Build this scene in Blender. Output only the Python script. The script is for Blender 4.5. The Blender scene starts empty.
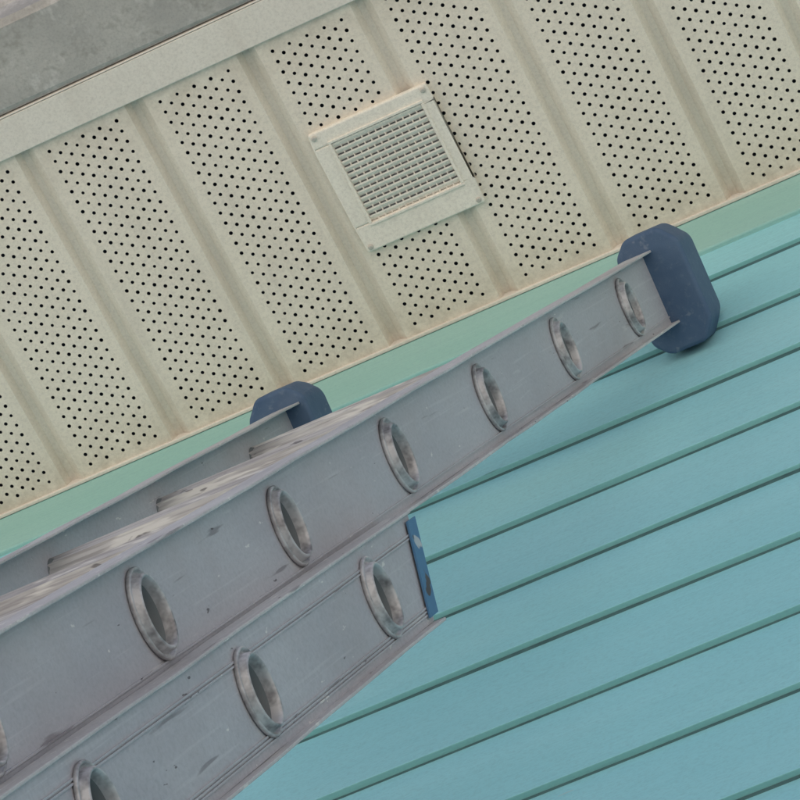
import bpy, bmesh, math, random
from mathutils import Matrix, Vector
random.seed(7)
C=bpy.context
scene=C.scene
scene.view_settings.view_transform='Standard'
scene.view_settings.look='None'
scene.view_settings.exposure=0

# ---------------------------------------------------------------- helpers
SHEAR=.045
def mesh_obj(name,verts,faces,mats,parent=None,mi=None,smooth=False,bevel=0,seg=2):
    if parent is not None and parent.name.startswith('extension_ladder'):
        verts=[(v[0],v[1],v[2]+SHEAR*v[0]) for v in verts]
    me=bpy.data.meshes.new(name); me.from_pydata([tuple(v) for v in verts],[],faces); me.update()
    for m in (mats if isinstance(mats,list) else [mats]): me.materials.append(m)
    if mi:
        for p,i in zip(me.polygons,mi): p.material_index=i
    if smooth:
        for p in me.polygons: p.use_smooth=True
    ob=bpy.data.objects.new(name,me); C.collection.objects.link(ob)
    if parent: ob.parent=parent
    if bevel:
        b=ob.modifiers.new('b','BEVEL'); b.width=bevel; b.segments=seg; b.limit_method='ANGLE'; b.angle_limit=math.radians(35)
    return ob
def box(V,F,x0,x1,y0,y1,z0,z1,M=None):
    n=len(V)
    for z in (z0,z1):
        for x,y in ((x0,y0),(x1,y0),(x1,y1),(x0,y1)):
            V.append(Vector((x,y,z)))
    for f in ((3,2,1,0),(4,5,6,7),(0,1,5,4),(1,2,6,5),(2,3,7,6),(3,0,4,7)): F.append(tuple(n+i for i in f))
def empty(name):
    e=bpy.data.objects.new(name,None); C.collection.objects.link(e); return e
class NT:
    def __init__(s,name):
        s.m=bpy.data.materials.new(name); s.m.use_nodes=True; s.t=s.m.node_tree; s.n=s.t.nodes; s.b=s.n['Principled BSDF']
        s.tc=s.n.new('ShaderNodeTexCoord')
    def link(s,a,b): s.t.links.new(a,b)
    def map(s,scale,rot=(0,0,0)):
        m=s.n.new('ShaderNodeMapping'); m.inputs['Scale'].default_value=scale; m.inputs['Rotation'].default_value=rot
        s.link(s.tc.outputs['Object'],m.inputs['Vector']); return m.outputs[0]
    def noise(s,scale,detail=2,rough=.55,vec=(1,1,1),rot=(0,0,0)):
        n=s.n.new('ShaderNodeTexNoise'); n.inputs['Scale'].default_value=scale; n.inputs['Detail'].default_value=min(detail,3)
        n.inputs['Roughness'].default_value=rough
        s.link(s.map(vec,rot),n.inputs['Vector']); return n.outputs['Fac']
    def axis(s,i,a,b):
        x=s.n.new('ShaderNodeSeparateXYZ'); s.link(s.tc.outputs['Object'],x.inputs[0])
        r=s.n.new('ShaderNodeMapRange'); r.inputs['From Min'].default_value=a; r.inputs['From Max'].default_value=b
        s.link(x.outputs[i],r.inputs['Value']); return r.outputs[0]
    def ramp(s,fac,a,b,ca=(0,0,0,1),cb=(1,1,1,1)):
        r=s.n.new('ShaderNodeValToRGB'); e=r.color_ramp.elements; e[0].position=a;e[1].position=b;e[0].color=ca;e[1].color=cb
        s.link(fac,r.inputs[0]); return r.outputs[0]
    def mix(s,fac,a,b,mode='MIX'):
        m=s.n.new('ShaderNodeMix'); m.data_type='RGBA'; m.blend_type=mode
        for sock,v in ((m.inputs[0],fac),(m.inputs[6],a),(m.inputs[7],b)):
            if hasattr(v,'node'): s.link(v,sock)
            else: sock.default_value=v if not isinstance(v,tuple) else (*v,1)[:4]
        return m.outputs[2]
    def mul(s,a,b,op='MULTIPLY'):
        m=s.n.new('ShaderNodeMath'); m.operation=op
        for sock,v in ((m.inputs[0],a),(m.inputs[1],b)):
            if hasattr(v,'node'): s.link(v,sock)
            else: sock.default_value=v
        return m.outputs[0]
    def bump(s,h,dist,st=1):
        b=s.n.new('ShaderNodeBump'); b.inputs['Distance'].default_value=dist; b.inputs['Strength'].default_value=st
        s.link(h,b.inputs['Height']); s.link(b.outputs[0],s.b.inputs['Normal'])
    def fin(s,col,rough=.6,metal=0,spec=.4):
        if hasattr(col,'node'): s.link(col,s.b.inputs['Base Color'])
        else: s.b.inputs['Base Color'].default_value=(*col,1)
        if hasattr(rough,'node'): s.link(rough,s.b.inputs['Roughness'])
        else: s.b.inputs['Roughness'].default_value=rough
        s.b.inputs['Metallic'].default_value=metal; s.b.inputs['Specular IOR Level'].default_value=spec
        return s.m

# ---------------------------------------------------------------- materials
def mat_vinyl(name,base,dirt,amt=.5,edge=False):
    t=NT(name)
    c=t.mix(t.mul(t.ramp(t.noise(4,3,.7,(1,.35,1)),.42,.72),amt),base,dirt)
    f=t.noise(300,2,.8)
    c=t.mix(t.mul(t.ramp(f,.42,.72),.28),c,(.40,.365,.32))
    sn=t.ramp(t.noise(24,3,.8,(1,.15,1)),.50,.70)
    c=t.mix(t.mul(sn,.22),c,(.54,.48,.41))
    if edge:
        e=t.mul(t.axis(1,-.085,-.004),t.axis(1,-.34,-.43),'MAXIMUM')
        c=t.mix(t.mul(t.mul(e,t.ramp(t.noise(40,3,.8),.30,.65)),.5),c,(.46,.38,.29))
    t.bump(f,.0008,.5)
    return t.fin(c,.65,0,.25)
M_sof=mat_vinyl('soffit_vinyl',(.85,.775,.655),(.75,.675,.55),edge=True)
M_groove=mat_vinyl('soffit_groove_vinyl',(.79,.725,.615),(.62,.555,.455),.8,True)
M_trim=mat_vinyl('trim_vinyl',(.80,.75,.665),(.64,.585,.50),.6)
M_vent=mat_vinyl('vent_plastic',(.90,.85,.745),(.82,.76,.65),.4)
t=NT('dark_attic'); M_dark=t.fin((.022,.028,.050),.9)
t=NT('screen'); M_screen=t.fin(t.mix(t.noise(60),(.24,.26,.29),(.40,.41,.42)),.8)

def mat_paint(name,a,b,dirt,chip=(.50,.54,.52),ct=.73):
    t=NT(name)
    c=t.mix(t.ramp(t.noise(2.2,3,.6,(.5,1,2)),.35,.68),a,b)
    g=t.noise(60,3,.7,(.06,1,2))
    c=t.mix(t.mul(t.ramp(g,.48,.75),.25),c,dirt)
    f=t.noise(300,2,.8,(.6,1,1))
    c=t.mix(t.mul(t.ramp(f,.45,.75),.25),c,(.19,.36,.40))
    ch=t.ramp(t.noise(34,3,.75,(.30,1,1.6)),ct,ct+.01)
    c=t.mix(t.mul(ch,.55),c,chip)
    ck=t.ramp(t.noise(26,3,.8,(.09,1,2.2),(0,.10,0)),.72,.735)
    c=t.mix(t.mul(ck,.6),c,(.08,.17,.17))
    t.bump(t.mul(g,t.mul(f,.3),'ADD'),.0011,.6)
    return t.fin(c,.68,0,.25)
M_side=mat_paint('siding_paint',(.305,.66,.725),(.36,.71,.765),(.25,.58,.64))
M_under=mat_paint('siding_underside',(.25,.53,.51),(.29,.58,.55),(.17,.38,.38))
M_frieze=mat_paint('frieze_paint',(.31,.56,.51),(.37,.61,.56),(.25,.46,.43),(.60,.68,.60),.71)
t=NT('lap_shadow'); M_lap_shadow=t.fin(t.mix(t.noise(30,3,.7),(.04,.085,.095),(.13,.25,.25)),.9)  # dark teal that paints in the thin shadow below each board

def mat_galv():
    t=NT('galvanised_gutter')
    c=t.mix(t.ramp(t.noise(9,3,.7),.35,.7),(.37,.355,.33),(.55,.525,.48))
    c=t.mix(t.mul(t.ramp(t.noise(36,3,.8),.52,.7),.6),c,(.27,.255,.225))
    c=t.mix(t.mul(t.ramp(t.noise(22,3,.8,(1.5,1,1)),.56,.66),.4),c,(.68,.66,.62))
    c=t.mix(t.mul(t.ramp(t.noise(300,2,.8),.45,.7),.3),c,(.24,.23,.22))
    t.bump(t.noise(90,3,.7),.001,.5)
    return t.fin(c,.7,.1,.3)
M_galv=mat_galv()

def mat_alu(name,base,dark,metal=.45,spat=.66,scr=.35,stain=.4):
    t=NT(name)
    c=t.mix(t.ramp(t.noise(7,3,.7,(1,1,.5)),.35,.68),base,dark)
    fg=t.noise(240,2,.8)
    c=t.mix(t.mul(t.ramp(fg,.4,.8),.36),c,(.27,.265,.275))
    c=t.mix(t.mul(t.ramp(t.noise(240,2,.6,(1,1,.02)),.60,.68),scr),c,(.68,.67,.67))
    c=t.mix(t.mul(t.ramp(t.noise(110,2,.5,(1,1,.08),(.6,0,0)),.69,.73),.6),c,(.17,.15,.16))
    c=t.mix(t.mul(t.ramp(t.noise(85,2,.5,(1,1,.10),(-.9,0,0)),.69,.73),.4),c,(.64,.63,.62))
    c=t.mix(t.mul(t.ramp(t.noise(110,3,.6,(1,1,.4)),spat,spat+.02),.75),c,(.74,.72,.68))
    c=t.mix(t.mul(t.ramp(t.noise(85,3,.7,(1.2,1,.3)),.70,.72),.8),c,(.08,.07,.075))
    c=t.mix(t.mul(t.ramp(t.noise(5,3,.8),.48,.72),stain),c,(.40,.355,.345))
    t.bump(fg,.0006,.5)
    return t.fin(c,.62,metal,.3)
M_alu=mat_alu('weathered_aluminium',(.52,.515,.535),(.44,.43,.455),.2,.70,.22,.30)
M_flange=mat_alu('worn_aluminium_flange',(.62,.61,.60),(.47,.45,.45),.2,.65,.5,.3)
def mat_rung():
    t=NT('spattered_rung')
    c=t.mix(t.ramp(t.noise(9,3,.7),.35,.68),(.56,.545,.53),(.43,.41,.40))
    c=t.mix(t.mul(t.ramp(t.noise(260,2,.7,(.02,1,1)),.45,.6),.6),c,(.27,.25,.25))
    c=t.mix(t.mul(t.ramp(t.noise(60,3,.7,(.15,1,1)),.53,.59),.65),c,(.77,.75,.70))
    c=t.mix(t.mul(t.ramp(t.noise(50,3,.7,(.4,1,1)),.64,.67),.75),c,(.12,.11,.11))
    return t.fin(c,.68,.1,.3)
M_rung=mat_rung()
t=NT('rung_bore'); M_bore=t.fin(t.mix(t.noise(30,3),(.15,.165,.175),(.24,.26,.265)),.7,.1)
t=NT('ring_aluminium'); M_ring=t.fin(t.mix(t.ramp(t.noise(60,3,.7),.42,.70),(.54,.53,.53),(.20,.19,.195)),.5,.35)
t=NT('mitt_rubber')
c=t.mix(t.ramp(t.noise(14,3,.7),.35,.7),(.058,.105,.185),(.092,.145,.225))
f=t.noise(130,3,.8)
c=t.mix(t.mul(t.ramp(f,.55,.75),.35),c,(.19,.24,.29))
c=t.mix(t.mul(t.ramp(t.noise(34,3,.8,(1,1,.3)),.63,.67),.35),c,(.26,.30,.34))
t.bump(f,.001,.5); M_mitt=t.fin(c,.66,0,.3)
t=NT('label')
w=t.ramp(t.noise(46,1,.4,(1,1,1)),.66,.68)
c=t.mix(w,(.07,.18,.32),(.45,.48,.50)); c=t.mix(t.ramp(t.noise(60,1,.5,(1,1,1),(1,0,0)),.62,.64),c,(.07,.05,.05))
M_label=t.fin(c,.5)
t=NT('steel_screw'); M_screw=t.fin(t.mix(t.noise(80),(.66,.62,.55),(.46,.42,.36)),.5,.3)

# ---------------------------------------------------------------- camera (solved world pose)
CAM=Vector((0,-1.47,1.6))
R=Vector((.896,.44,.052)).normalized(); Fw=Vector((-.221,.342,.913)).normalized()
Fw=(Fw-R*Fw.dot(R)).normalized(); U=R.cross(Fw)
cam=bpy.data.cameras.new('camera'); co=bpy.data.objects.new('camera',cam); C.collection.objects.link(co)
M=Matrix((R,U,-Fw)).transposed().to_4x4(); M.translation=CAM; co.matrix_world=M
cam.lens=166.5; cam.sensor_width=36; cam.clip_end=3000; cam.clip_start=.05
scene.camera=co

# ---------------------------------------------------------------- house
house=empty('clapboard_house')
S=1.6+4.085       # soffit height
XA,XB=-5.0,4.0
E=.1455; ZB=1.6+3.603
V=[];F=[];MI=[]
GVv=[];GFf=[]
k=-2
while True:
    zb=ZB-E*k
    if zb<.45: break
    x=XA
    while x<XB:
        L=random.uniform(1.2,2.6) if x==XA else random.uniform(2.8,4.2)
        if -1.9<x+L<-.1: L=.3+random.uniform(0,.6)-x
        x0=x; x1=min(x+L-.0018,XB)
        if x1>x0:
            n=max(2,int((x1-x0)/.25)); base=len(V); j=random.uniform(-.0012,.0012); gb=len(GVv)
            for i in range(n+1):
                xx=x0+(x1-x0)*i/n; dz=j+random.uniform(-.0008,.0008); dy=random.uniform(-.0008,.0008)
                top=zb+E+.02 if k>-2 else zb+E-.004
                V+= [Vector((xx,-.003+dy,zb+dz)),Vector((xx,.0062,top)),Vector((xx,.018,top)),Vector((xx,.0145,zb+dz+.001))]
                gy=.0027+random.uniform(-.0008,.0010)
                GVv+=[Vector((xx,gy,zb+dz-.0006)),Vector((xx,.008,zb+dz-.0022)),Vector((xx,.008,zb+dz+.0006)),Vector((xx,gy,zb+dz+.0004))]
            for i in range(n):
                a=base+4*i;b=a+4
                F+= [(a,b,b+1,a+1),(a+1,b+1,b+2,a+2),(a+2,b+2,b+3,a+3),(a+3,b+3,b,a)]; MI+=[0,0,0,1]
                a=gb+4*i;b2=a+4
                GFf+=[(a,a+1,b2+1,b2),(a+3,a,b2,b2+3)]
            F+=[(base,base+1,base+2,base+3),(b+3,b+2,b+1,b)]; MI+=[0,0]
        x+=L
    k+=1
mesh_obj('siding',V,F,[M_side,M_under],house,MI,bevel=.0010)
mesh_obj('lap_shadow_strips',GVv,GFf,M_lap_shadow,house)  # added dark strips standing in for the shadow line at each lap
V=[];F=[]; box(V,F,XA,XB,.024,6,.4,S+.03); mesh_obj('wall_core',V,F,M_under,house)
V=[];F=[]
x=XA
for L in (1.9,2.44,2.44,2.3):
    x1=min(x+L-.0015,XB); box(V,F,x,x1,-.0035,.0235,ZB+2*E+.082,S+.02); x+=L
mesh_obj('frieze',V,F,M_frieze,house,bevel=.002)
t=NT('foundation_concrete'); M_conc=t.fin(t.mix(t.noise(8,6),(.30,.29,.27),(.42,.40,.37)),.9)
V=[];F=[]; box(V,F,XA+.02,XB-.02,.04,5.9,-.1,.398); mesh_obj('foundation',V,F,M_conc,house)

# soffit panels with real perforations
PW=.1475; X0=-.957; Y1=-.0055; Y0=-.418
GW=.024; DP=.009
V=[];F=[];MI=[]
def holed(V,F,P,x0,x1,y0,y1,cx,cy,rx,ry,n):
    b=len(V)
    for i in range(n):
        a=2*math.pi*(i+0)/n
        c,s=math.cos(a),math.sin(a); m=max(abs(c),abs(s)); u,v=c/m,s/m
        ox=cx+(u*(x1-cx) if u>0 else u*(cx-x0)); oy=cy+(v*(y1-cy) if v>0 else v*(cy-y0))
        V.append(P(ox,oy)); V.append(P(cx+rx*c,cy+ry*s))
    for i in range(n):
        j=(i+1)%n
        F.append((b+2*i,b+2*j,b+2*j+1,b+2*i+1))
def quad(V,F,a,b,c,d):
    n=len(V); V+= [Vector(a),Vector(b),Vector(c),Vector(d)]; F.append((n,n+1,n+2,n+3))
P=lambda x,y: Vector((x,y,S))
ncol=9; cw=.0112; rp=.0140
for k in range(-14,22):
    gx=X0+k*PW
    a=gx+GW/2; b=gx+PW-GW/2
    quad(V,F,(gx-GW/2,Y0,S),(gx-GW/2,Y1,S),(gx-GW/2+.006,Y1,S+DP),(gx-GW/2+.006,Y0,S+DP))
    quad(V,F,(gx-GW/2+.006,Y0,S+DP),(gx-GW/2+.006,Y1,S+DP),(gx+GW/2-.010,Y1,S+DP),(gx+GW/2-.010,Y0,S+DP))
    quad(V,F,(gx+GW/2-.010,Y0,S+DP),(gx+GW/2-.010,Y1,S+DP),(gx+GW/2,Y1,S),(gx+GW/2,Y0,S))
    MI+=[1,1,1]
    m=(b-a-ncol*cw)/2
    quad(V,F,(a,Y0,S),(a,Y1,S),(a+m,Y1,S),(a+m,Y0,S)); quad(V,F,(b-m,Y0,S),(b-m,Y1,S),(b,Y1,S),(b,Y0,S)); MI+=[0,0]
    sh=random.uniform(0,.006)
    for c in range(ncol):
        xl=a+m+c*cw; off=(c%2)*rp/2+sh
        ys=Y0+.006+off; 
        quad(V,F,(xl,Y0,S),(xl,ys,S),(xl+cw,ys,S),(xl+cw,Y0,S)); MI.append(0)
        y=ys
        while y+rp<Y1-.006:
            n0=len(F); r=.00230+random.uniform(-.0003,.0002)
            jx=random.uniform(-.0003,.0003)
            holed(V,F,P,xl,xl+cw,y,y+rp,xl+cw/2+jx,y+rp/2,r,r,8); MI+=[0]*(len(F)-n0)
            y+=rp
        quad(V,F,(xl,y,S),(xl,Y1,S),(xl+cw,Y1,S),(xl+cw,y,S)); MI.append(0)
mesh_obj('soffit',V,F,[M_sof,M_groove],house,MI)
V=[];F=[]; box(V,F,XA,XB,-.43,.02,S+.035,S+.05); mesh_obj('attic_void',V,F,M_dark,house)
V=[];F=[]; box(V,F,XA,XB,-.0085,-.0042,S-.004,S+.03); mesh_obj('wall_channel',V,F,M_trim,house,bevel=.001)
V=[];F=[]; box(V,F,XA,XB,-.462,-.416,S-.006,S+.034); 
box(V,F,XA,XB,-.4645,-.4625,S-.006,S+.15)
mesh_obj('fascia',V,F,M_trim,house,bevel=.0025)
prof=[(-.466,S+.115),(-.466,S-.002),(-.472,S-.006),(-.562,S-.006),(-.570,S-.001),(-.572,S+.045),(-.590,S+.075),(-.592,S+.105),(-.584,S+.112),(-.580,S+.105)]
V=[];F=[]
nx=24
for i in range(nx+1):
    x=XA+(XB-XA)*i/nx
    for (y,z) in prof: V.append(Vector((x,y+random.uniform(-.0008,.0008),z+random.uniform(-.0012,.0012))))
n=len(prof)
for i in range(nx):
    for j in range(n-1): F.append((i*n+j,i*n+j+1,(i+1)*n+j+1,(i+1)*n+j))
g=mesh_obj('gutter',V,F,M_galv,house); 
sm=g.modifiers.new('s','SOLIDIFY'); sm.thickness=.0015; sm.offset=1
t=NT('shingles'); M_roof=t.fin(t.mix(t.noise(40,5),(.06,.055,.05),(.14,.13,.12)),.9)
V=[Vector(v) for v in [(XA-.3,-.56,S+.13),(XB+.3,-.56,S+.13),(XB+.3,3,S+1.3),(XA-.3,3,S+1.3),(XA-.3,6.5,S+.13),(XB+.3,6.5,S+.13)]]
V+=[v-Vector((0,0,.04)) for v in V]
F=[(0,1,2,3),(3,2,5,4),(7,6,9,8),(8,9,10,11),(0,6,7,1),(4,5,11,10)]
mesh_obj('roof',V,F,M_roof,house)

# ---------------------------------------------------------------- soffit vent
vent=empty('soffit_vent')
vx0,vx1,vy0,vy1=-.937,-.783,-.291,-.129
ix0,ix1,iy0,iy1=vx0+.022,vx1-.016,vy0+.020,vy1-.034
V=[];F=[]; zt=S+.002; zb=S-.0070
box(V,F,vx0,vx1,vy0,iy0,zb,zt);box(V,F,vx0,vx1,iy1,vy1,zb,zt);box(V,F,vx0,ix0,iy0,iy1,zb,zt);box(V,F,ix1,vx1,iy0,iy1,zb,zt)
fr=mesh_obj('frame',V,F,M_vent,vent)
bm=bmesh.new(); bm.from_mesh(fr.data); bmesh.ops.remove_doubles(bm,verts=bm.verts,dist=1e-5)
seen={}
for f in list(bm.faces):
    key=tuple(sorted(v.index for v in f.verts)); seen.setdefault(key,[]).append(f)
dele=[f for l in seen.values() if len(l)>1 for f in l]
bmesh.ops.delete(bm,geom=dele,context='FACES_ONLY'); bm.to_mesh(fr.data); bm.free()
b=fr.modifiers.new('b','BEVEL'); b.width=.0022; b.segments=3; b.limit_method='ANGLE'
V=[];F=[]
for (a,b_,c,d) in ((ix0-.004,ix1+.004,iy0-.004,iy0-.0005),(ix0-.004,ix1+.004,iy1+.0005,iy1+.004),(ix0-.004,ix0-.0005,iy0-.0004,iy1+.0004),(ix1+.0005,ix1+.004,iy0-.0004,iy1+.0004)):
    box(V,F,a,b_,c,d,zb-.002,zb+.001)
mesh_obj('bead',V,F,M_vent,vent,bevel=.0007)
V=[];F=[]
ns=13; pitch=(iy1-iy0)/ns
for i in range(ns):
    y=iy0+pitch*(i+.5)
    n=len(V); h=.0029
    for x in (ix0,ix1):
        V+=[Vector((x,y-h-.0008,zb+.0005)),Vector((x,y-h+.0012,zb+.0003)),Vector((x,y+h+.0005,zb+.0030)),Vector((x,y+h-.0015,zb+.0032))]
    F+=[(n,n+1,n+5,n+4),(n+1,n+2,n+6,n+5),(n+2,n+3,n+7,n+6),(n+3,n,n+4,n+7)]
mesh_obj('louvers',V,F,M_vent,vent)
V=[];F=[]
nb=13
for i in range(1,nb):
    x=ix0+(ix1-ix0)*i/nb; box(V,F,x-.0008,x+.0008,iy0,iy1,zb+.0018,zb+.005)
mesh_obj('mullions',V,F,M_vent,vent)
V=[];F=[]; box(V,F,ix0-.001,ix1+.001,iy0-.001,iy1+.001,S-.0013,S-.0007); mesh_obj('screen',V,F,M_screen,vent)
V=[];F=[]
for (sx,sy) in ((vx0+.006,vy0+.006),(vx1-.006,vy0+.006),(vx1-.006,vy1-.006),(vx0+.006,vy1-.006)):
    n=len(V)
    for z,r in ((zb+.001,.0036),(zb-.0012,.0034),(zb-.002,.002)):
        for i in range(12): a=i*math.pi/6; V.append(Vector((sx+r*math.cos(a),sy+r*math.sin(a),z)))
    for l in range(2):
        for i in range(12): j=(i+1)%12; F.append((n+12*l+i,n+12*l+j,n+12*l+12+j,n+12*l+12+i))
    F.append(tuple(n+24+i for i in range(12)))
mesh_obj('screws',V,F,M_screw,vent)

# ---------------------------------------------------------------- extension ladder
lad=empty('extension_ladder')
l=Vector((.085,.313,.945)).normalized()
X=(Vector((1,0,0))-l*l.x).normalized(); m=l.cross(X)
LM=Matrix((X,m,l)).transposed().to_4x4(); LM.translation=Vector((-.603,-.124,5.177))
lad.matrix_world=LM
W=.442; SP=.3048
def rail(name,xo,yo,hw,z0,z1,rungs,sgn,slant=0,ridges=(),upper=.011):
    V=[];F=[]
    for side in (0,-.0032):
        P=lambda a,b: Vector((xo+sgn*side,yo+b,a-(slant*(b+hw)/(2*hw) if a>z1-1e-4 else 0)))
        zs=sorted(rungs); lo=z0
        for i,zr in enumerate(zs):
            hi=(zs[i]+zs[i+1])/2 if i+1<len(zs) else z1
            holed(V,F,P,lo,hi,-hw,hw,zr,0,.0185,.0215,32); lo=hi
    FV=[];FF=[]
    for s in (-1,1):
        y=yo+s*hw; zc=z1-(slant if s>0 else 0)
        out=.0095 if s>0 else upper
        x0,x1=sorted((xo+sgn*out,xo-sgn*.022))
        nz=40
        b=len(FV)
        for i in range(nz+1):
            z=z0+(zc-z0)*i/nz; j=random.uniform(-.0006,.0006)
            FV+=[Vector((x0,y+j,z)),Vector((x1,y+j,z)),Vector((x1,y+j+s*.0026,z)),Vector((x0,y+j+s*.0026,z))]
        for i in range(nz):
            a=b+4*i;c=a+4
            FF+=[(a,a+1,c+1,c),(a+1,a+2,c+2,c+1),(a+2,a+3,c+3,c+2),(a+3,a,c,c+3)]
        FF+=[(b,b+3,b+2,b+1),(c,c+1,c+2,c+3)]
    RVv=[];RFf=[]
    for (yr) in ridges:
        box(RVv,RFf,xo-.0001 if sgn>0 else xo-.0013,xo+.0013 if sgn>0 else xo+.0001,yo+yr-.0007,yo+yr+.0007,z0,z1-slant*(yr+hw)/(2*hw)-.001)
    mesh_obj(name+'_web',V,F,M_alu,lad)
    mesh_obj(name+'_flanges',FV,FF,M_flange,lad,bevel=.0007)
    if ridges: mesh_obj(name+'_ribs',RVv,RFf,M_alu,lad)
fly=[-SP*i for i in range(0,12)]
fz=[z for z in fly if z>-3.3]
base0=-1.165
bz=[base0-SP*i for i in range(0,15) if base0-SP*i>-5.4]
rail('fly_rail_right',0,0,.0395,-3.4,.170,fz,1,ridges=(.0325,))
rail('fly_rail_left',-W,0,.0395,-3.4,.170,fz,-1)
rail('base_rail_right',.024,.079,.0405,-5.45,-1.022,bz,1,.045,ridges=(.0335,.0310,.0285,-.0235,-.0260),upper=.003)
rail('base_rail_left',-W-.024,.079,.0405,-5.45,-1.022,bz,-1,.045,upper=.003)
RV=[];RF=[];TV=[];TF=[];BV=[];BF=[]
def lathe(V,F,x,y,z,sg,pr,A=40):
    n=len(V)
    for r,h in pr:
        for i in range(A):
            a=2*math.pi*i/A
            ry=r*1.10*math.cos(a); rz=r*.94*math.sin(a)
            if rz>0: rz*=.78            # D section: flat tread side
            V.append(Vector((x+sg*h,y+ry,z+rz)))
    for s in range(len(pr)-1):
        for i in range(A):
            j=(i+1)%A; q=(n+s*A+i,n+s*A+j,n+(s+1)*A+j,n+(s+1)*A+i); F.append(q if sg>0 else q[::-1])
def rung(z,y,xr,xl):
    A=40;n=len(TV)
    for x in (xl+.003,xl+.02,xr-.02,xr-.003):
        for i in range(A):
            a=2*math.pi*i/A; r=.0185+(.0012 if i%4==0 else 0)
            yy=y+r*1.08*math.cos(a); zz=z+r*math.sin(a)
            zz=min(zz,z+.0150)
            TV.append(Vector((x,yy,zz)))
    for s in range(3):
        for i in range(A): j=(i+1)%A; TF.append((n+s*A+i,n+s*A+j,n+(s+1)*A+j,n+(s+1)*A+i))
    for xx,sg in ((xr,1),(xl,-1)):
        k=random.uniform(.98,1.03)
        lathe(RV,RF,xx,y,z,sg,[(.0280*k,.0002),(.0294*k,.0014),(.0294*k,.0032),(.0283*k,.0042),(.0272*k,.0034),(.0266*k,.0014),(.0254,.0022),(.0246,.0072),(.0235,.0086),(.0223,.0080),(.0214,.0055),(.0205,.0005)])
        lathe(BV,BF,xx,y,z,sg,[(.0205,.0006),(.0178,-.010),(.0170,-.215)])
for z in fz: rung(z,0,0,-W)
for z in bz: rung(z,.079,.024,-W-.024)
mesh_obj('rungs',TV,TF,M_rung,lad)
mesh_obj('rung_bores',BV,BF,M_bore,lad,smooth=True)
mesh_obj('rung_rings',RV,RF,M_ring,lad,smooth=True)
def mitt(name,xo,sg):
    bm=bmesh.new()
    def ol(k):
        pts=[(-.030,-.046),(-.014,-.063),(.026,-.063),(.044,-.042),(.044,.050),(.028,.072),(-.014,.072),(-.030,.056)]
        return [((x-.008)*k+.008,(y-.002)*k+.002) for x,y in pts]
    lv=[(.152,1.0),(.203,1.0),(.230,.92),(.240,.80)]
    rings=[]
    for z,k in lv:
        rings.append([bm.verts.new((xo+sg*x,y,z+SHEAR*xo)) for x,y in ol(k)])
    for a,b in zip(rings,rings[1:]):
        for i in range(8): j=(i+1)%8; bm.faces.new((a[i],a[j],b[j],b[i]))
    top=bm.faces.new(rings[-1]); bot=bm.faces.new(rings[0])
    bmesh.ops.recalc_face_normals(bm,faces=bm.faces)
    me=bpy.data.meshes.new(name); bm.to_mesh(me); bm.free(); me.materials.append(M_mitt)
    for p in me.polygons:p.use_smooth=True
    ob=bpy.data.objects.new(name,me); C.collection.objects.link(ob); ob.parent=lad
    b=ob.modifiers.new('b','BEVEL'); b.width=.0058; b.segments=4; b.limit_method='ANGLE'; b.angle_limit=math.radians(15); b.harden_normals=True
mitt('mitt_right',0,1); mitt('mitt_left',-W,-1)
V=[];F=[]
zt0=-1.022
n=len(V); hw=.036
for x in (.0258,.0275):
    V+=[Vector((x,.079-hw,zt0-.018)),Vector((x,.079-hw,zt0+.004)),Vector((x,.079+hw,zt0-.038)),Vector((x,.079+hw,zt0-.060))]
F+=[(n,n+1,n+2,n+3),(n+7,n+6,n+5,n+4),(n,n+4,n+5,n+1),(n+1,n+5,n+6,n+2),(n+2,n+6,n+7,n+3),(n+3,n+7,n+4,n)]
mesh_obj('guide_label',V,F,M_label,lad)
V=[];F=[]
for x in (.024,-W-.024): box(V,F,x-.03,x+.03,.03,.13,-5.47,-5.40)
mesh_obj('feet',V,F,M_mitt,lad,bevel=.006)

# ---------------------------------------------------------------- ground
t=NT('ground_concrete')
c=t.mix(t.noise(.8,3,.6),(.50,.465,.42),(.60,.56,.505))
M_ground=t.fin(c,.9)
V=[Vector(v) for v in [(-1200,-1200,0),(1200,-1200,0),(1200,1200,0),(-1200,1200,0)]]
mesh_obj('ground',V,[(0,1,2,3)],M_ground)

# ---------------------------------------------------------------- light
w=bpy.data.worlds.new('World'); scene.world=w; w.use_nodes=True
nt=w.node_tree; bg=nt.nodes['Background']; sky=nt.nodes.new('ShaderNodeTexSky'); sky.sky_type='NISHITA'; sky.sun_disc=False
el=math.radians(68); az=math.radians(15)   # sun high, behind the house: this wall is in open shade
sky.sun_elevation=el; sky.sun_rotation=az; sky.dust_density=4; sky.air_density=1
nt.links.new(sky.outputs[0],bg.inputs[0]); bg.inputs[1].default_value=.15
sd=bpy.data.lights.new('sun','SUN'); sd.energy=5.0; sd.angle=math.radians(1); sd.color=(1,.96,.9)
so=bpy.data.objects.new('sun',sd); C.collection.objects.link(so)
d=Vector((math.sin(az)*math.cos(el),math.cos(az)*math.cos(el),math.sin(el)))
so.rotation_euler=d.to_track_quat('Z','Y').to_euler()
